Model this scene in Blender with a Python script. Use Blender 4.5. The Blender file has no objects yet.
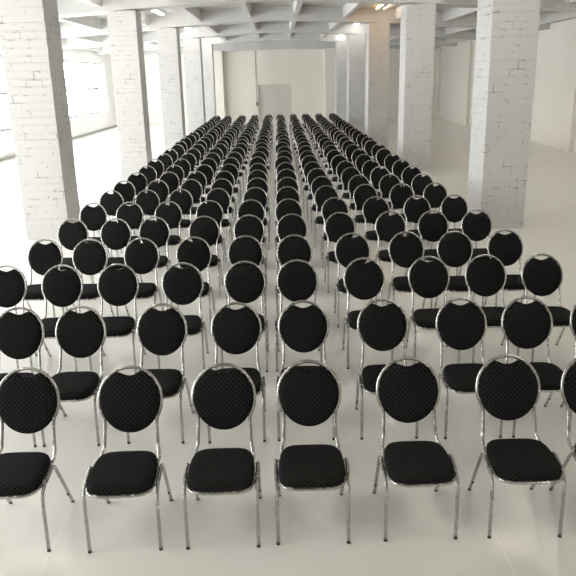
import bpy, bmesh, math, random
from mathutils import Vector, Matrix

random.seed(7)
S = bpy.context.scene
C = S.collection

# ------------------------------------------------------------------ camera, world, exposure
cam = bpy.data.cameras.new('camera')
cam.sensor_width = 36.0
cam.lens = 689.54 / 576 * 36
cam.clip_end = 200
cam_o = bpy.data.objects.new('camera', cam)
C.objects.link(cam_o)
R_ = Vector((0.99973, -0.01495, -0.02172)).normalized()
F_ = Vector((0.0079, 0.9566, -0.2912)).normalized()
U_ = R_.cross(F_).normalized()
R_ = F_.cross(U_).normalized()
mw = Matrix((R_, U_, -F_)).transposed().to_4x4()
mw.translation = Vector((0, 0, 2.625))
cam_o.matrix_world = mw
S.camera = cam_o

W = bpy.data.worlds.new('overcast_sky')
S.world = W
W.use_nodes = True
bg = W.node_tree.nodes['Background']
bg.inputs[0].default_value = (0.9, 0.95, 1.0, 1)
bg.inputs[1].default_value = 1.0

WINDOW_LIGHT = 9.2
ADDED_LAMP_LIGHT = 42.0  # tube strength of the added, unseen lamps only
S.view_settings.view_transform = 'Standard'
S.view_settings.look = 'None'
S.view_settings.gamma = 1
S.view_settings.use_curve_mapping = False
S.view_settings.exposure = 0.50
S.cycles.max_bounces = 10
S.cycles.diffuse_bounces = 7
S.cycles.glossy_bounces = 4
S.cycles.caustics_reflective = False
S.cycles.caustics_refractive = False
S.cycles.sample_clamp_indirect = 6.0
S.cycles.use_denoising = True


# ------------------------------------------------------------------ materials
def mat(name, col, rough=0.6, metal=0.0, emit=None, estr=0.0, spec=0.5):
    m = bpy.data.materials.new(name)
    m.use_nodes = True
    b = m.node_tree.nodes['Principled BSDF']
    b.inputs['Base Color'].default_value = (*col, 1)
    b.inputs['Roughness'].default_value = rough
    b.inputs['Metallic'].default_value = metal
    b.inputs['Specular IOR Level'].default_value = spec
    if emit:
        b.inputs['Emission Color'].default_value = (*emit, 1)
        b.inputs['Emission Strength'].default_value = estr
    return m


def N(m, t, **kw):
    n = m.node_tree.nodes.new(t)
    for k, v in kw.items():
        setattr(n, k, v)
    return n


def L(m, a, b):
    m.node_tree.links.new(a, b)


def plaster(name, col, rough=0.75, var=0.04, scale=0.8, bump=0.05):
    m = mat(name, col, rough)
    b = m.node_tree.nodes['Principled BSDF']
    tc = N(m, 'ShaderNodeTexCoord')
    nz = N(m, 'ShaderNodeTexNoise')
    nz.inputs['Scale'].default_value = scale
    nz.inputs['Detail'].default_value = 6
    L(m, tc.outputs['Object'], nz.inputs['Vector'])
    cr = N(m, 'ShaderNodeValToRGB')
    cr.color_ramp.elements[0].position = 0.3
    cr.color_ramp.elements[1].position = 0.7
    cr.color_ramp.elements[0].color = (*[c * (1 - var) for c in col], 1)
    cr.color_ramp.elements[1].color = (*col, 1)
    L(m, nz.outputs['Fac'], cr.inputs[0])
    L(m, cr.outputs[0], b.inputs['Base Color'])
    n2 = N(m, 'ShaderNodeTexNoise')
    n2.inputs['Scale'].default_value = 18
    n2.inputs['Detail'].default_value = 5
    L(m, tc.outputs['Object'], n2.inputs['Vector'])
    bp = N(m, 'ShaderNodeBump')
    bp.inputs['Strength'].default_value = 0.4
    bp.inputs['Distance'].default_value = bump * 0.2
    L(m, n2.outputs['Fac'], bp.inputs['Height'])
    L(m, bp.outputs[0], b.inputs['Normal'])
    return m


def painted_brick(name, col):
    m = mat(name, col, 0.55)
    b = m.node_tree.nodes['Principled BSDF']
    tc = N(m, 'ShaderNodeTexCoord')
    sp = N(m, 'ShaderNodeSeparateXYZ')
    L(m, tc.outputs['Object'], sp.inputs[0])
    ad = N(m, 'ShaderNodeMath', operation='ADD')
    L(m, sp.outputs['X'], ad.inputs[0])
    L(m, sp.outputs['Y'], ad.inputs[1])
    cb = N(m, 'ShaderNodeCombineXYZ')
    L(m, ad.outputs[0], cb.inputs['X'])
    L(m, sp.outputs['Z'], cb.inputs['Y'])
    # crooked joints
    wn = N(m, 'ShaderNodeTexNoise')
    wn.inputs['Scale'].default_value = 7
    wn.inputs['Detail'].default_value = 3
    L(m, tc.outputs['Object'], wn.inputs['Vector'])
    wm = N(m, 'ShaderNodeVectorMath', operation='MULTIPLY_ADD')
    wm.inputs[1].default_value = (0.07, 0.045, 0)
    L(m, wn.outputs['Color'], wm.inputs[0])
    L(m, cb.outputs[0], wm.inputs[2])
    br = N(m, 'ShaderNodeTexBrick')
    br.inputs['Scale'].default_value = 1
    br.inputs['Brick Width'].default_value = 0.26
    br.inputs['Row Height'].default_value = 0.1233
    br.inputs['Mortar Size'].default_value = 0.007
    br.inputs['Mortar Smooth'].default_value = 0.2
    L(m, wm.outputs[0], br.inputs['Vector'])
    # open cracks: only where the paint has not filled the joint
    n1 = N(m, 'ShaderNodeTexNoise')
    n1.inputs['Scale'].default_value = 3.2
    n1.inputs['Detail'].default_value = 4
    n1.inputs['Roughness'].default_value = 0.6
    L(m, tc.outputs['Object'], n1.inputs['Vector'])
    r1 = N(m, 'ShaderNodeValToRGB')
    r1.color_ramp.elements[0].position = 0.53
    r1.color_ramp.elements[1].position = 0.61
    L(m, n1.outputs['Fac'], r1.inputs[0])
    mu = N(m, 'ShaderNodeMath', operation='MULTIPLY')
    L(m, br.outputs['Fac'], mu.inputs[0])
    L(m, r1.outputs[0], mu.inputs[1])
    # small chips
    vo = N(m, 'ShaderNodeTexNoise')
    vo.inputs['Scale'].default_value = 17
    vo.inputs['Detail'].default_value = 1
    L(m, tc.outputs['Object'], vo.inputs['Vector'])
    r2 = N(m, 'ShaderNodeValToRGB')
    r2.color_ramp.elements[0].position = 0.73
    r2.color_ramp.elements[1].position = 0.76
    L(m, vo.outputs['Fac'], r2.inputs[0])
    mx = N(m, 'ShaderNodeMath', operation='MAXIMUM')
    L(m, mu.outputs[0], mx.inputs[0])
    L(m, r2.outputs[0], mx.inputs[1])
    sc = N(m, 'ShaderNodeMath', operation='MULTIPLY')
    sc.inputs[1].default_value = 0.7
    L(m, mx.outputs[0], sc.inputs[0])
    mc = N(m, 'ShaderNodeMix', data_type='RGBA')
    mc.inputs[6].default_value = (*col, 1)
    mc.inputs[7].default_value = (0.09, 0.083, 0.075, 1)
    L(m, sc.outputs[0], mc.inputs[0])
    L(m, mc.outputs[2], b.inputs['Base Color'])
    inv = N(m, 'ShaderNodeMath', operation='SUBTRACT')
    inv.inputs[0].default_value = 1
    L(m, br.outputs['Fac'], inv.inputs[1])
    s2 = N(m, 'ShaderNodeMath', operation='SUBTRACT')
    L(m, inv.outputs[0], s2.inputs[0])
    L(m, mx.outputs[0], s2.inputs[1])
    ns = N(m, 'ShaderNodeTexNoise')
    ns.inputs['Scale'].default_value = 25
    L(m, tc.outputs['Object'], ns.inputs['Vector'])
    a3 = N(m, 'ShaderNodeMath', operation='MULTIPLY_ADD')
    a3.inputs[1].default_value = 0.5
    L(m, ns.outputs['Fac'], a3.inputs[0])
    L(m, s2.outputs[0], a3.inputs[2])
    bp = N(m, 'ShaderNodeBump')
    bp.inputs['Strength'].default_value = 0.5
    bp.inputs['Distance'].default_value = 0.006
    L(m, a3.outputs[0], bp.inputs['Height'])
    L(m, bp.outputs[0], b.inputs['Normal'])
    return m


def floor_material():
    col = (0.70, 0.685, 0.64)
    m = mat('poured_floor', col, 0.27)
    b = m.node_tree.nodes['Principled BSDF']
    tc = N(m, 'ShaderNodeTexCoord')
    nz = N(m, 'ShaderNodeTexNoise')
    nz.inputs['Scale'].default_value = 0.55
    nz.inputs['Detail'].default_value = 5
    L(m, tc.outputs['Object'], nz.inputs['Vector'])
    cr = N(m, 'ShaderNodeValToRGB')
    cr.color_ramp.elements[0].position = 0.32
    cr.color_ramp.elements[1].position = 0.68
    cr.color_ramp.elements[0].color = (0.815, 0.80, 0.755, 1)
    cr.color_ramp.elements[1].color = (0.84, 0.825, 0.785, 1)
    L(m, nz.outputs['Fac'], cr.inputs[0])
    # pale joints between floor sections: lines along Y every 2.63 m, across every 3.4 m
    sp = N(m, 'ShaderNodeSeparateXYZ')
    L(m, tc.outputs['Object'], sp.inputs[0])

    def lines(out, off, period, w):
        a = N(m, 'ShaderNodeMath', operation='ADD')
        a.inputs[1].default_value = off
        L(m, out, a.inputs[0])
        q = N(m, 'ShaderNodeMath', operation='PINGPONG')
        q.inputs[1].default_value = period / 2
        L(m, a.outputs[0], q.inputs[0])
        c = N(m, 'ShaderNodeMath', operation='LESS_THAN')
        c.inputs[1].default_value = w
        L(m, q.outputs[0], c.inputs[0])
        return c
    lx = lines(sp.outputs['X'], 1.40, 2.63, 0.003)
    ly = lines(sp.outputs['Y'], -0.75, 3.3, 0.003)
    h = N(m, 'ShaderNodeMath', operation='MULTIPLY')
    h.inputs[1].default_value = 0.35
    L(m, ly.outputs[0], h.inputs[0])
    mxx = N(m, 'ShaderNodeMath', operation='MAXIMUM')
    L(m, lx.outputs[0], mxx.inputs[0])
    L(m, h.outputs[0], mxx.inputs[1])
    mc = N(m, 'ShaderNodeMix', data_type='RGBA')
    mc.inputs[7].default_value = (0.93, 0.92, 0.88, 1)
    L(m, mxx.outputs[0], mc.inputs[0])
    L(m, cr.outputs[0], mc.inputs[6])
    L(m, mc.outputs[2], b.inputs['Base Color'])
    return m


def fabric_material():
    m = mat('black_dotted_fabric', (0.012, 0.012, 0.012), 0.95, spec=0.1)
    b = m.node_tree.nodes['Principled BSDF']
    uv = N(m, 'ShaderNodeTexCoord')
    sep = N(m, 'ShaderNodeSeparateXYZ')
    L(m, uv.outputs['UV'], sep.inputs[0])

    def grid(ox, oy, p):
        outs = []
        for k, o in (('X', ox), ('Y', oy)):
            a = N(m, 'ShaderNodeMath', operation='ADD')
            a.inputs[1].default_value = o
            L(m, sep.outputs[k], a.inputs[0])
            q = N(m, 'ShaderNodeMath', operation='PINGPONG')
            q.inputs[1].default_value = p / 2
            L(m, a.outputs[0], q.inputs[0])
            sq = N(m, 'ShaderNodeMath', operation='POWER')
            sq.inputs[1].default_value = 2
            L(m, q.outputs[0], sq.inputs[0])
            outs.append(sq)
        s = N(m, 'ShaderNodeMath', operation='ADD')
        L(m, outs[0].outputs[0], s.inputs[0])
        L(m, outs[1].outputs[0], s.inputs[1])
        lt = N(m, 'ShaderNodeMath', operation='LESS_THAN')
        lt.inputs[1].default_value = 0.0018 ** 2
        L(m, s.outputs[0], lt.inputs[0])
        return lt
    P = 0.03
    g1 = grid(10.0, 10.0, P)
    g2 = grid(10.0 + P / 2, 10.0 + P / 2, P)
    mx = N(m, 'ShaderNodeMath', operation='MAXIMUM')
    L(m, g1.outputs[0], mx.inputs[0])
    L(m, g2.outputs[0], mx.inputs[1])
    nz = N(m, 'ShaderNodeTexNoise')
    nz.inputs['Scale'].default_value = 260
    L(m, uv.outputs['UV'], nz.inputs['Vector'])
    cr = N(m, 'ShaderNodeValToRGB')
    cr.color_ramp.elements[0].color = (0.005, 0.005, 0.005, 1)
    cr.color_ramp.elements[1].color = (0.014, 0.014, 0.0135, 1)
    L(m, nz.outputs['Fac'], cr.inputs[0])
    mc = N(m, 'ShaderNodeMix', data_type='RGBA')
    mc.inputs[7].default_value = (0.15, 0.15, 0.14, 1)
    L(m, mx.outputs[0], mc.inputs[0])
    L(m, cr.outputs[0], mc.inputs[6])
    L(m, mc.outputs[2], b.inputs['Base Color'])
    return m


def chrome_material():
    m = mat('worn_chrome', (0.62, 0.61, 0.59), 0.28, 1.0)
    b = m.node_tree.nodes['Principled BSDF']
    tc = N(m, 'ShaderNodeTexCoord')
    nz = N(m, 'ShaderNodeTexNoise')
    nz.inputs['Scale'].default_value = 30
    nz.inputs['Detail'].default_value = 3
    L(m, tc.outputs['Object'], nz.inputs['Vector'])
    mr = N(m, 'ShaderNodeMapRange')
    mr.inputs['To Min'].default_value = 0.22
    mr.inputs['To Max'].default_value = 0.31
    L(m, nz.outputs['Fac'], mr.inputs[0])
    L(m, mr.outputs[0], b.inputs['Roughness'])
    cr = N(m, 'ShaderNodeValToRGB')
    cr.color_ramp.elements[0].position = 0.35
    cr.color_ramp.elements[0].color = (0.40, 0.39, 0.375, 1)
    cr.color_ramp.elements[1].position = 0.6
    cr.color_ramp.elements[1].color = (0.50, 0.49, 0.475, 1)
    L(m, nz.outputs['Fac'], cr.inputs[0])
    L(m, cr.outputs[0], b.inputs['Base Color'])
    return m


M_white = plaster('white_painted_concrete', (0.58, 0.575, 0.56))
M_beam = plaster('white_painted_beam', (0.62, 0.615, 0.60), scale=1.6, var=0.07)
M_cream = plaster('cream_painted_wall', (0.86, 0.83, 0.765), scale=0.4)
M_left = plaster('white_painted_wall', (0.89, 0.89, 0.87))
M_brick = painted_brick('painted_brick', (0.60, 0.595, 0.585))
M_floor = floor_material()
M_fabric = fabric_material()
M_chrome = chrome_material()
M_rubber = mat('dark_rubber', (0.03, 0.03, 0.03), 0.7)
M_frame = mat('grey_window_frame', (0.28, 0.29, 0.29), 0.5)
M_sill = mat('white_sill', (0.75, 0.75, 0.73), 0.5)
M_pane = mat('daylit_pane', (0.8, 0.8, 0.8), 0.4, emit=(0.96, 0.985, 1.0), estr=WINDOW_LIGHT)
M_door = plaster('grey_door_paint', (0.66, 0.64, 0.585), scale=0.6)
M_lampbody = mat('white_lamp_housing', (0.8, 0.8, 0.78), 0.4)
M_tube_added = mat('added_lamp_tube', (0.9, 0.9, 0.9), 0.4, emit=(1, 0.93, 0.82), estr=ADDED_LAMP_LIGHT)  # brighter tube for the lamps added to light the foreground
M_tube_dim = mat('dim_white_tube', (0.9, 0.9, 0.9), 0.4, emit=(1, 0.96, 0.88), estr=12)
M_tube_warm = mat('warm_tube', (0.9, 0.85, 0.7), 0.4, emit=(1, 0.56, 0.22), estr=13)
M_conduit = mat('grey_conduit', (0.35, 0.34, 0.32), 0.6)
M_box = mat('dark_switch_box', (0.10, 0.09, 0.08), 0.5)


# ------------------------------------------------------------------ mesh helpers
def link(name, bm, m, parent=None, smooth=False, loc=(0, 0, 0)):
    me = bpy.data.meshes.new(name)
    bmesh.ops.recalc_face_normals(bm, faces=bm.faces[:])
    bm.to_mesh(me)
    bm.free()
    for x in (m if isinstance(m, (list, tuple)) else [m]):
        me.materials.append(x)
    if smooth:
        for p in me.polygons:
            p.use_smooth = True
    o = bpy.data.objects.new(name, me)
    C.objects.link(o)
    o.location = loc
    if parent:
        o.parent = parent
    return o


def structure(name, bm, m, **kw):
    o = link(name, bm, m, **kw)
    o['kind'] = 'structure'
    return o


def tag(o, label, cat, group=None):
    o['label'] = label
    o['category'] = cat
    if group:
        o['group'] = group
    return o


def empty(name, loc, rz=0.0):
    o = bpy.data.objects.new(name, None)
    C.objects.link(o)
    o.location = loc
    o.rotation_euler = (0, 0, rz)
    o.empty_display_size = 0.2
    return o


def box(bm, x0, x1, y0, y1, z0, z1, mi=0, bevel=0.0):
    v = [bm.verts.new((x, y, z)) for x in (x0, x1) for y in (y0, y1) for z in (z0, z1)]
    fs = []
    for q in ((0, 1, 3, 2), (4, 6, 7, 5), (0, 4, 5, 1), (2, 3, 7, 6), (0, 2, 6, 4), (1, 5, 7, 3)):
        f = bm.faces.new([v[i] for i in q])
        f.material_index = mi
        fs.append(f)
    if bevel:
        es = list({e for f in fs for e in f.edges})
        bmesh.ops.bevel(bm, geom=es, offset=bevel, segments=2, profile=0.5, affect='EDGES')


def prism_y(bm, prof, y0, y1):
    """closed (x, z) profile extruded along Y"""
    a = [bm.verts.new((x, y0, z)) for x, z in prof]
    b = [bm.verts.new((x, y1, z)) for x, z in prof]
    n = len(prof)
    bm.faces.new(a)
    bm.faces.new(b[::-1])
    for i in range(n):
        bm.faces.new((a[i], b[i], b[(i + 1) % n], a[(i + 1) % n]))


def spline(pts, n=5, closed=False):
    P = [Vector(p) for p in pts]
    out = []
    N_ = len(P)
    for i in range(N_ if closed else N_ - 1):
        p0 = P[(i - 1) % N_] if (closed or i > 0) else P[0] * 2 - P[1]
        p1, p2 = P[i], P[(i + 1) % N_]
        p3 = P[(i + 2) % N_] if (closed or i + 2 < N_) else P[-1] * 2 - P[-2]
        for k in range(n):
            t = k / n
            out.append(0.5 * ((2 * p1) + (p2 - p0) * t + (2 * p0 - 5 * p1 + 4 * p2 - p3) * t * t
                              + (3 * p1 - p0 - 3 * p2 + p3) * t ** 3))
    if not closed:
        out.append(P[-1])
    return out


def tube(bm, path, r, seg=8, closed=False, flat=1.0):
    P = [Vector(p) for p in path]
    n = len(P)
    rings = []
    T0 = (P[1] - P[0]).normalized()
    ref = Vector((0, 0, 1)) if abs(T0.z) < 0.9 else Vector((1, 0, 0))
    nrm = (ref - T0 * ref.dot(T0)).normalized()
    for i in range(n):
        if closed:
            T = (P[(i + 1) % n] - P[i - 1]).normalized()
        else:
            T = (P[min(i + 1, n - 1)] - P[max(i - 1, 0)]).normalized()
        nrm = (nrm - T * nrm.dot(T)).normalized()
        bi = T.cross(nrm)
        rings.append([bm.verts.new(P[i] + (nrm * math.cos(a) + bi * math.sin(a)) * r)
                      for a in (2 * math.pi * k / seg for k in range(seg))])
    m = n if closed else n - 1
    for i in range(m):
        A, B = rings[i], rings[(i + 1) % n]
        off = 0
        if closed and i == n - 1:
            off = min(range(seg), key=lambda o: (A[0].co - B[o].co).length)
        for k in range(seg):
            bm.faces.new((A[k], A[(k + 1) % seg], B[(k + 1 + off) % seg], B[(k + off) % seg]))
    if not closed:
        bm.faces.new(rings[0][::-1])
        bm.faces.new(rings[-1])


# ------------------------------------------------------------------ the room
XL, XR, YN, YF = -10.0, 10.0, -16.0, 45.0


def beam_z(x):            # underside of the cross beams, highest over the middle aisle
    return 4.665 - 0.057 * max(0.0, abs(x) - 0.5)


def slab_z(x):
    return beam_z(x) + 0.47


bm = bmesh.new()
box(bm, XL - 0.4, XR + 0.4, YN - 0.4, YF + 0.4, -0.25, 0.0)
structure('floor', bm, M_floor)

bm = bmesh.new()
xs = [XL - 0.4, -0.5, 0.5, XR + 0.4]
prism_y(bm, [(x, slab_z(x)) for x in xs] + [(x, slab_z(x) + 0.3) for x in xs[::-1]], YN - 0.4, YF + 0.4)
ceiling = structure('ceiling', bm, M_white)

PILLAR_Y = [11.9, 19.8, 26.7, 33.6, 40.3]
BEAM_Y = [-11.2, -3.5, 4.2] + PILLAR_Y
for y in BEAM_Y:
    bm = bmesh.new()
    bx = [XL, -0.5, 0.5, XR]
    prism_y(bm, [(x, beam_z(x)) for x in bx] + [(x, slab_z(x) + 0.05) for x in bx[::-1]], y + 0.0, y + 0.80)
    link('cross_beam', bm, M_beam, parent=ceiling)
# lower beam along the far wall
bm = bmesh.new()
bx = [XL, -0.5, 0.5, XR]
prism_y(bm, [(x, 4.34 - 0.02 * abs(x)) for x in bx] + [(x, slab_z(x) + 0.05) for x in bx[::-1]], 44.55, 45.05)
link('cross_beam', bm, M_beam, parent=ceiling)
RIB_X = [-9.75, -8.10, -6.43, -4.70, -2.76, -0.97, 0.73, 2.52, 4.42, 6.16, 7.85, 9.5]
for x in RIB_X:
    bm = bmesh.new()
    zb = beam_z(x) + 0.115
    prism_y(bm, [(x - 0.11, slab_z(x) + 0.05), (x - 0.085, zb), (x + 0.085, zb), (x + 0.11, slab_z(x) + 0.05)],
            YN, YF)
    link('ceiling_rib', bm, M_beam, parent=ceiling)

WIN = [(-1.2 + 6.4 * k, 3.8 + 6.4 * k) for k in range(5)]
WIN += [(30.85, 35.88), (37.2, 42.05)]
Z0, Z1 = 0.97, 3.67
bm = bmesh.new()
box(bm, XL - 0.35, XL, YN, YF, 0, Z0)
box(bm, XL - 0.35, XL, YN, YF, Z1, 4.7)
yy = YN
for a, b_ in WIN + [(YF, None)]:
    box(bm, XL - 0.35, XL, yy, a, Z0, Z1)
    yy = b_
structure('wall_left', bm, M_left)
for k, (a, b_) in enumerate(WIN):
    bm = bmesh.new()
    t = 0.09
    xa, xb = XL - 0.20, XL - 0.12
    box(bm, xa, xb, a, b_, Z0, Z0 + t)
    box(bm, xa, xb, a, b_, Z1 - t, Z1)
    box(bm, xa, xb, a, a + t, Z0 + t, Z1 - t)
    box(bm, xa, xb, b_ - t, b_, Z0 + t, Z1 - t)
    n = 3
    for i in range(1, n):
        c = a + (b_ - a) * i / n
        box(bm, xa, xb, c - 0.05, c + 0.05, Z0 + t, Z1 - t)
    box(bm, xa + 0.01, xb - 0.01, a + t, b_ - t, 2.25, 2.35)
    w = structure(f'window_{k + 1}', bm, M_frame)
    bm = bmesh.new()
    box(bm, XL - 0.175, XL - 0.165, a + 0.02, b_ - 0.02, Z0 + 0.02, Z1 - 0.02)
    link('window_pane', bm, M_pane, parent=w)
    bm = bmesh.new()
    box(bm, XL - 0.12, XL + 0.10, a - 0.05, b_ + 0.05, Z0 - 0.04, Z0 + 0.004, bevel=0.01)
    link('window_sill', bm, M_sill, parent=w)

bm = bmesh.new()
box(bm, XR, XR + 0.35, YN, YF, 0, 4.7)
for c in (-3.0, 3.7, 10.4, 17.1, 23.9, 30.6, 37.3, 44.3):
    box(bm, XR - 0.14, XR + 0.05, c - 0.25, c + 0.25, 0, 4.2)
structure('wall_right', bm, M_cream)
bm = bmesh.new()
box(bm, XR - 0.05, XR + 0.03, YN, YF, 3.72, 3.80)
structure('trim_1', bm, M_cream)

DX0, DX1, DZ = -1.22, 0.86, 2.27
bm = bmesh.new()
box(bm, XL - 0.35, DX0, YF, YF + 0.4, 0, 5.3)
box(bm, DX1, XR + 0.35, YF, YF + 0.4, 0, 5.3)
box(bm, DX0, DX1, YF, YF + 0.4, DZ, 5.3)
structure('wall_far', bm, M_cream)
bm = bmesh.new()
box(bm, XL - 0.35, XR + 0.35, YN - 0.4, YN, 0, 5.3)
structure('wall_near', bm, M_cream)

bm = bmesh.new()
mid = (DX0 + DX1) / 2
box(bm, DX0, DX1, YF + 0.14, YF + 0.20, 0.01, DZ)
door = structure('door_1', bm, M_door)

for side, x0, x1 in (('left', XL, XL + 0.05), ('right', XR - 0.16, XR)):
    bm = bmesh.new()
    box(bm, x0, x1, YN, YF, 0, 0.10)
    if side == 'left':
        structure('baseboard_left', bm, mat('grey_baseboard', (0.42, 0.42, 0.40), 0.6))
    else:
        bm.free()

# far corner pilasters
for name, a, b_ in (('trim_2', -4.2, -3.34), ('trim_3', 2.97, 3.75)):
    bm = bmesh.new()
    box(bm, a, b_, 44.5, 45.0, 0, 4.32)
    structure(name, bm, M_cream)


# ------------------------------------------------------------------ brick pillars
def pillar(x0, x1, y0, label, seed):
    rnd = random.Random(seed)
    cx, w, d = (x0 + x1) / 2, (x1 - x0), (0.80 if x0 < 0 else 0.92)
    top = min(beam_z(x0), beam_z(x1)) + 0.01
    bm = bmesh.new()
    rings = []
    course = 0.1233

    def ring(z, ins, jx=0.0, jy=0.0):
        h, k = w / 2 - ins, d - ins
        c = 0.008
        pts = [(-h + c, ins), (h - c, ins), (h, ins + c), (h, k - c), (h - c, k), (-h + c, k), (-h, k - c), (-h, ins + c)]
        rings.append([bm.verts.new((px + jx, py + jy, z)) for px, py in pts])
    z = 0.0
    while z < top - 0.02:
        z1 = min(z + course, top)
        o = rnd.uniform(0, 0.003)
        jx, jy = rnd.uniform(-.0025, .0025), rnd.uniform(-.0025, .0025)
        g = rnd.choice((0.001, 0.002, 0.003, 0.007))
        ring(z + 0.0005, g + o)
        ring(z + 0.007, o, jx, jy)
        ring(z1 - 0.007, o, jx, jy)
        z = z1
    ring(top, 0.004)
    for A, B in zip(rings, rings[1:]):
        for i in range(8):
            bm.faces.new((A[i], A[(i + 1) % 8], B[(i + 1) % 8], B[i]))
    bm.faces.new(rings[0][::-1])
    bm.faces.new(rings[-1])
    o = link('brick_pillar', bm, M_brick, loc=(cx, y0, 0))
    tag(o, label, 'pillar', 'white painted brick pillars')
    return o


LP = [(-4.47, -3.71), (-4.50, -3.74), (-4.35, -3.61), (-4.30, -3.51), (-4.32, -3.56)]
RP = [(3.50, 4.28), (3.51, 4.31), (3.38, 4.14), (3.33, 4.09), (3.30, 4.06)]
order = ['nearest', 'second nearest', 'third nearest', 'second farthest', 'farthest']
for i, y in enumerate(PILLAR_Y):
    pillar(*LP[i], y, f'white painted brick pillar, {order[i]} of the row beside the windows on the left', 10 + i)
    pillar(*RP[i], y, f'white painted brick pillar, {order[i]} of the row on the right of the chairs', 30 + i)

# ------------------------------------------------------------------ lamps
lamp_rows = [('left', -3.98, 23.8, 0, 'nearest of the row over the left pillars'),
             ('left', -3.94, 31.2, 0, 'middle one of the row over the left pillars'),
             ('left', -3.86, 38.2, 0, 'farthest of the row over the left pillars'),
             ('right', 3.70, 23.9, 1, ''),
             ('right', 3.60, 31.2, 0, 'second nearest of the row over the right pillars'),
             ('right', 3.56, 38.2, 0, 'farthest of the row over the right pillars')]
for y in (16.2, 8.3, 0.5, -7.0):  # unseen lamps added above and behind the camera to brighten the foreground floor
    lamp_rows.append(('left', -4.0, y, 0, 'added out of view over the left pillars, ' + {16.2: 'between the two nearest', 8.3: 'in front of the nearest', 0.5: 'above the photographer', -7.0: 'behind the photographer'}[y]))
    lamp_rows.append(('right', 3.7, y, 0, 'added out of view over the right pillars, ' + {16.2: 'between the two nearest', 8.3: 'in front of the nearest', 0.5: 'above the photographer', -7.0: 'behind the photographer'}[y]))
for side, x, y, warm, where in lamp_rows:
    z = slab_z(x) - 0.01
    t = empty('ceiling_lamp', (x, y, z))
    tag(t, 'fluorescent ceiling lamp casting an orange glow, above the right row of pillars' if warm
        else 'white fluorescent ceiling lamp, ' + where, 'lamp', 'fluorescent lamps over the pillars')
    bm = bmesh.new()
    box(bm, -0.10, 0.10, 0, 2.3, -0.06, 0.01, bevel=0.01)
    link('lamp_housing', bm, M_lampbody, parent=t)
    for sx in ((-0.3, 0.3) if warm else ()):
        bm = bmesh.new()
        tube(bm, [(sx, 0.1, -0.03), (sx, 2.2, -0.03)], 0.012, 6)
        link('wiring_conduit', bm, M_conduit, parent=t)
    for sx in ((-0.13, 0.13) if warm else (-0.05, 0.05)):
        tz = -0.045 if warm else -0.085
        bm = bmesh.new()
        tube(bm, [(sx, 0.05, tz), (sx, 2.25, tz)], 0.022, 8)
        link('fluorescent_tube', bm, M_tube_warm if warm else (M_tube_dim if y > 20 else M_tube_added), parent=t, smooth=True)

# thin conduit and switch box on the far wall
t = empty('wall_conduit', (-1.32, YF, 0))
tag(t, 'thin vertical conduit with a small dark switch box beside the door recess', 'conduit')
bm = bmesh.new()
box(bm, -0.015, 0.015, -0.03, 0.0, 0.9, 4.33)
link('conduit_pipe', bm, M_conduit, parent=t)
bm = bmesh.new()
box(bm, -0.05, 0.07, -0.07, 0.0, 1.02, 1.20, bevel=0.01)
link('switch_box', bm, M_box, parent=t)

# short hanging rods under the ribs
for x, y, h, w in ((-6.43, 16.6, 0.28, 'near the nearest left pillar'), (-6.43, 24.3, 0.25, 'behind the second left pillar'),
                (7.85, 30.2, 0.45, 'between the two nearest right pillars'),
                (-3.05, 29.5, 0.45, 'beside the third left pillar')):
    bm = bmesh.new()
    zz = (beam_z(x) + 0.12) if x != -3.05 else slab_z(x) + 0.01
    tube(bm, [(x, y, zz), (x, y, zz - h)], 0.012, 6)
    tube(bm, [(x, y, zz - h + 0.01), (x + 0.05, y, zz - h - 0.03), (x + 0.02, y, zz - h - 0.07)], 0.012, 6)
    o = link('ceiling_hook', bm, M_white, smooth=True)
    tag(o, 'thin hook hanging from the white ceiling, ' + w, 'hook')


# ------------------------------------------------------------------ the chair
TILT = math.radians(18.8)
BC = Vector((0, 0.501, 0.727))           # centre of the back oval


def bk(x, s, n=0.0):
    """point in the plane of the back: x across, s up the tilt, n towards the sitter"""
    return Vector((x, BC.y + s * math.sin(TILT) - n * math.cos(TILT), BC.z + s * math.cos(TILT) + n * math.sin(TILT)))


def seat_pad():
    bm = bmesh.new()
    uvl = bm.loops.layers.uv.new('UVMap')
    n = 48

    def outline(ins):
        pts = []
        for k in range(n):
            a = 2 * math.pi * k / n
            ca, sa = math.cos(a), math.sin(a)
            e = 2 / 4.3
            u = math.copysign(abs(ca) ** e, ca)
            v = math.copysign(abs(sa) ** e, sa)
            y = 0.147 + v * (0.200 - ins)
            hw = 0.195 - 0.014 * max(0.0, (y - 0.12) / 0.24)
            pts.append((u * (hw - ins), y))
        return pts
    layers = [(0.010, 0.0), (0.002, 0.008), (0.0, 0.024), (0.002, 0.042), (0.010, 0.054), (0.024, 0.058),
              (0.050, 0.061), (0.095, 0.062), (0.150, 0.0625)]
    rings = []
    for ins, h in layers:
        rings.append([bm.verts.new((x, y, 0.404 + (y + 0.05) * 0.015 + h)) for x, y in outline(ins)])
    for A, B in zip(rings, rings[1:]):
        for i in range(n):
            bm.faces.new((A[i], A[(i + 1) % n], B[(i + 1) % n], B[i]))
    bm.faces.new(rings[0][::-1])
    bm.faces.new(rings[-1])
    for f in bm.faces:
        for lp in f.loops:
            c = lp.vert.co
            d = Vector((c.x, c.y - 0.147)) / 0.2
            k = 1 / max(abs(d.x), abs(d.y), 0.3)
            h = max(0.0, 0.462 - c.z)
            lp[uvl].uv = (c.x + d.x * k * h * (abs(d.x) * k) ** 8, c.y + d.y * k * h * (abs(d.y) * k) ** 8)
    return bm


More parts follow.
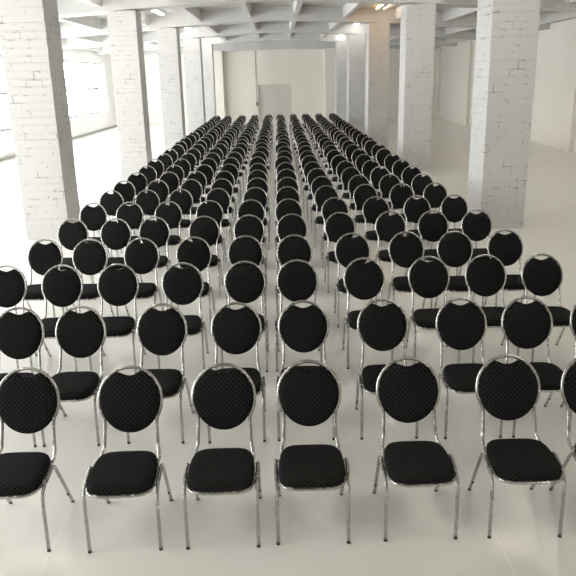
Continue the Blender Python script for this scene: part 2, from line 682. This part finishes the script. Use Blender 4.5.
def back_pad():
    bm = bmesh.new()
    uvl = bm.loops.layers.uv.new('UVMap')
    n = 56

    def outline(ins):
        pts = []
        for k in range(n):
            a = 2 * math.pi * k / n
            x, s = (0.187 - ins) * math.sin(a), (0.200 - ins) * math.cos(a) - 0.004
            # shallow dip across the top leaves the hand hole
            if s > 0 and abs(x) < 0.088:
                dip = 0.152 + 0.025 * (abs(x) / 0.07) ** 1.6
                s = min(s, dip - ins)
            pts.append((x, s))
        return pts
    prof = [(0.012, -0.024), (0.003, -0.018), (0.0, -0.004), (0.003, 0.010), (0.014, 0.020), (0.034, 0.027),
            (0.075, 0.031), (0.120, 0.033)]
    rings = [[bm.verts.new(bk(x, s, h)) for x, s in outline(ins)] for ins, h in prof]
    back = [[bm.verts.new(bk(x, s, -h)) for x, s in outline(ins)] for ins, h in ((0.03, 0.028), (0.09, 0.030))]
    allr = back[::-1] + rings
    for A, B in zip(allr, allr[1:]):
        for i in range(n):
            bm.faces.new((A[i], A[(i + 1) % n], B[(i + 1) % n], B[i]))
    bm.faces.new(allr[0][::-1])
    bm.faces.new(allr[-1])
    for f in bm.faces:
        for lp in f.loops:
            c = lp.vert.co
            lp[uvl].uv = (c.x, (c.z - 0.727) / math.cos(TILT))
    return bm


def back_frame():
    bm = bmesh.new()
    pts = [Vector((-0.180, 0.30, 0.412)), Vector((-0.178, 0.350, 0.418)), Vector((-0.172, 0.385, 0.436)),
           bk(-0.166, -0.285), bk(-0.163, -0.235), bk(-0.161, -0.185), bk(-0.160, -0.150), bk(-0.161, -0.130)]
    arc = []
    for k in range(0, 33):
        a = math.radians(-122 + k * (244 / 32))
        arc.append(bk(0.194 * math.sin(a), 0.204 * math.cos(a) if True else 0))
    left = spline(pts + arc[:1], 4)
    right = [Vector((-p.x, p.y, p.z)) for p in left[::-1]]
    tube(bm, left[:-1] + arc + right[1:], 0.0112, 8)
    return bm


def seat_rim():
    bm = bmesh.new()
    n = 40
    pts = []
    for k in range(n):
        a = 2 * math.pi * k / n
        ca, sa = math.cos(a), math.sin(a)
        e = 2 / 4.3
        u = math.copysign(abs(ca) ** e, ca)
        v = math.copysign(abs(sa) ** e, sa)
        y = 0.150 + v * 0.203
        hw = 0.193 - 0.010 * max(0.0, (y - 0.12) / 0.24)
        pts.append((u * hw, y, 0.400 + (y + 0.05) * 0.03))
    tube(bm, pts, 0.0095, 6, closed=True)
    for y in (0.07, 0.25):
        tube(bm, [(-0.205, y, 0.398 + y * 0.03), (0.205, y, 0.398 + y * 0.03)], 0.007, 6)
    return bm


LEG_R = 0.0108


def front_leg(s):
    bm = bmesh.new()
    tube(bm, spline([(s * .207, 0, 0.006), (s * .207, 0.004, 0.15), (s * .207, 0.010, 0.31), (s * .208, 0.022, 0.365),
                     (s * .209, 0.055, 0.396), (s * .211, 0.11, 0.410), (s * .212, 0.17, 0.423)], 4), LEG_R, 8)
    return bm


def rear_leg(s):
    bm = bmesh.new()
    tube(bm, spline([(s * .212, 0.17, 0.423), (s * .212, 0.205, 0.428), (s * .212, 0.235, 0.418), (s * .211, 0.262, 0.385),
                     (s * .209, 0.33, 0.275), (s * .206, 0.43, 0.108), (s * .204, 0.491, 0.006)], 4), LEG_R, 8)
    return bm


def foot(x, y0, y1, z1):
    bm = bmesh.new()
    tube(bm, [(x, y0, 0.0), (x, y0 + (y1 - y0) * 0.3, 0.003), (x, y1, z1)], LEG_R + 0.001, 8)
    return bm


def bumper(s):
    bm = bmesh.new()
    box(bm, s * .2055 - 0.005, s * .2055 + 0.005, 0.415, 0.428, 0.098, 0.114)
    return bm


def build_chair(full):
    root = empty('banquet_chair', (0, 0, 0))
    link('seat', seat_pad(), M_fabric, root, True)
    link('backrest', back_pad(), M_fabric, root, True)
    link('back_frame', back_frame(), M_chrome, root, True)
    link('seat_frame', seat_rim(), M_chrome, root, True)
    for s in (-1, 1):
        a = link('leg', front_leg(s), M_chrome, root, True)
        b = link('leg', rear_leg(s), M_chrome, root, True)
        if full:
            link('leg_foot', foot(s * .207, 0, 0.0005, 0.010), M_rubber, a, True)
            link('leg_foot', foot(s * .204, 0.4945, 0.489, 0.010), M_rubber, b, True)
            link('stacking_bumper', bumper(s), M_rubber, b)
    return root


def copy_tree(o, parent=None):
    c = o.copy()
    C.objects.link(c)
    c.parent = parent
    for ch in o.children:
        copy_tree(ch, c)
    return c


ROWS = {
    1: {3: (-1.616, 3.445), 4: (-0.957, 3.425), 5: (-0.385, 3.429), 6: (0.144, 3.444), 7: (0.777, 3.453), 8: (1.392, 3.449), 9: (1.932, 3.430)},
    2: {2: (-2.107, 4.671), 3: (-1.624, 4.663), 4: (-0.989, 4.672), 5: (-0.372, 4.655), 6: (0.152, 4.657), 7: (0.777, 4.645), 8: (1.406, 4.623), 9: (1.918, 4.614), 10: (2.475, 4.602)},
    3: {1: (-2.706, 6.006), 2: (-2.156, 5.983), 3: (-1.601, 5.967), 4: (-0.960, 5.952), 5: (-0.371, 5.950), 6: (0.137, 5.953), 7: (0.802, 5.969), 8: (1.427, 5.965), 9: (1.983, 5.975), 10: (2.528, 5.942)},
    4: {1: (-2.707, 7.157), 2: (-2.183, 7.122), 3: (-1.593, 7.111), 4: (-1.001, 7.102), 5: (-0.401, 7.093), 6: (0.140, 7.084), 7: (0.805, 7.099), 8: (1.409, 7.102), 9: (1.959, 7.071), 10: (2.523, 7.073)},
    5: {1: (-2.726, 8.364), 2: (-2.165, 8.322), 3: (-1.648, 8.356), 4: (-1.001, 8.335), 5: (-0.427, 8.349), 6: (0.144, 8.342), 7: (0.787, 8.372), 8: (1.427, 8.365), 9: (1.999, 8.336), 10: (2.553, 8.314)},
    6: {1: (-2.760, 9.562), 2: (-2.217, 9.575), 3: (-1.657, 9.565), 4: (-1.045, 9.551), 5: (-0.428, 9.538), 6: (0.133, 9.532), 7: (0.800, 9.554), 8: (1.417, 9.543), 9: (2.020, 9.543), 10: (2.567, 9.533)},
    7: {1: (-2.768, 10.755), 2: (-2.180, 10.741), 3: (-1.644, 10.748), 4: (-1.029, 10.719), 5: (-0.419, 10.738), 6: (0.129, 10.735), 7: (0.752, 10.744), 8: (1.393, 10.777), 9: (1.986, 10.761), 10: (2.559, 10.753)},
    8: {1: (-2.789, 11.899), 2: (-2.189, 11.880), 3: (-1.599, 11.877), 4: (-1.048, 11.849), 5: (-0.410, 11.870), 6: (0.135, 11.857), 7: (0.746, 11.865), 8: (1.424, 11.905), 9: (1.981, 11.912), 10: (2.583, 11.896)},
    9: {1: (-2.776, 13.004), 2: (-2.157, 12.997), 3: (-1.632, 12.982), 4: (-1.066, 12.951), 5: (-0.441, 12.988), 6: (0.132, 13.016), 7: (0.721, 13.030), 8: (1.397, 13.053), 9: (1.972, 13.049), 10: (2.589, 13.032)},
    10: {1: (-2.793, 14.108), 2: (-2.210, 14.120), 3: (-1.597, 14.084), 4: (-1.067, 14.105), 5: (-0.463, 14.090), 6: (0.127, 14.135), 7: (0.689, 14.150), 8: (1.387, 14.163), 9: (1.937, 14.162), 10: (2.567, 14.117)},
}

YAW = {(1, 6): -.55, (1, 4): 1.1, (1, 8): -1.2, (1, 7): .3, (1, 3): -.4, (1, 5): 0, (1, 9): 0,
       (2, 6): -.8, (2, 4): -2.4, (2, 8): -.25, (2, 9): -1.1}
LASTX = {1: -3.05, 2: -2.48, 3: -1.81, 4: -1.14, 5: -.50, 6: .11, 7: .77, 8: 1.39, 9: 2.03, 10: 2.68}
NROWS = 27
for r in range(11, NROWS + 1):
    t = (r - 10) / (NROWS - 10)
    ROWS[r] = {c: (ROWS[10][c][0] * (1 - t) + LASTX[c] * t + random.uniform(-.03, .03),
                   14.13 + 1.212 * (r - 10) + random.uniform(-.04, .04)) for c in range(1, 11)}
ORD = ['zeroth', 'first', 'second', 'third', 'fourth', 'fifth', 'sixth', 'seventh', 'eighth', 'ninth', 'tenth',
       'eleventh', 'twelfth', 'thirteenth', 'fourteenth']


def chair_label(r, c, cols):
    i = cols.index(c) + 1
    n = len(cols)
    if i == 1:
        pos = 'leftmost'
    elif i == n:
        pos = 'rightmost'
    elif i <= (n + 1) // 2:
        pos = ORD[i] + ' from the left'
    else:
        pos = ORD[n + 1 - i] + ' from the right'
    if r == 1:
        row = 'front row'
    elif r <= 14:
        row = ORD[r] + ' row from the front'
    elif r == NROWS:
        row = 'last row'
    else:
        row = ORD[NROWS + 1 - r] + ' row from the back'
    return f'black dotted round-backed chair, {pos} in the {row}'


proto = {True: build_chair(True), False: build_chair(False)}
used = set()
for r in sorted(ROWS):
    cols = sorted(ROWS[r])
    for c in cols:
        full = r <= 5
        o = proto[full] if full not in used else copy_tree(proto[full])
        used.add(full)
        x, y = ROWS[r][c]
        o.location = (x, y, 0)
        o.rotation_euler = (0, 0, math.radians(YAW.get((r, c), random.uniform(-1.6, 1.6))))
        tag(o, chair_label(r, c, cols), 'chair', 'black chairs set out in rows')
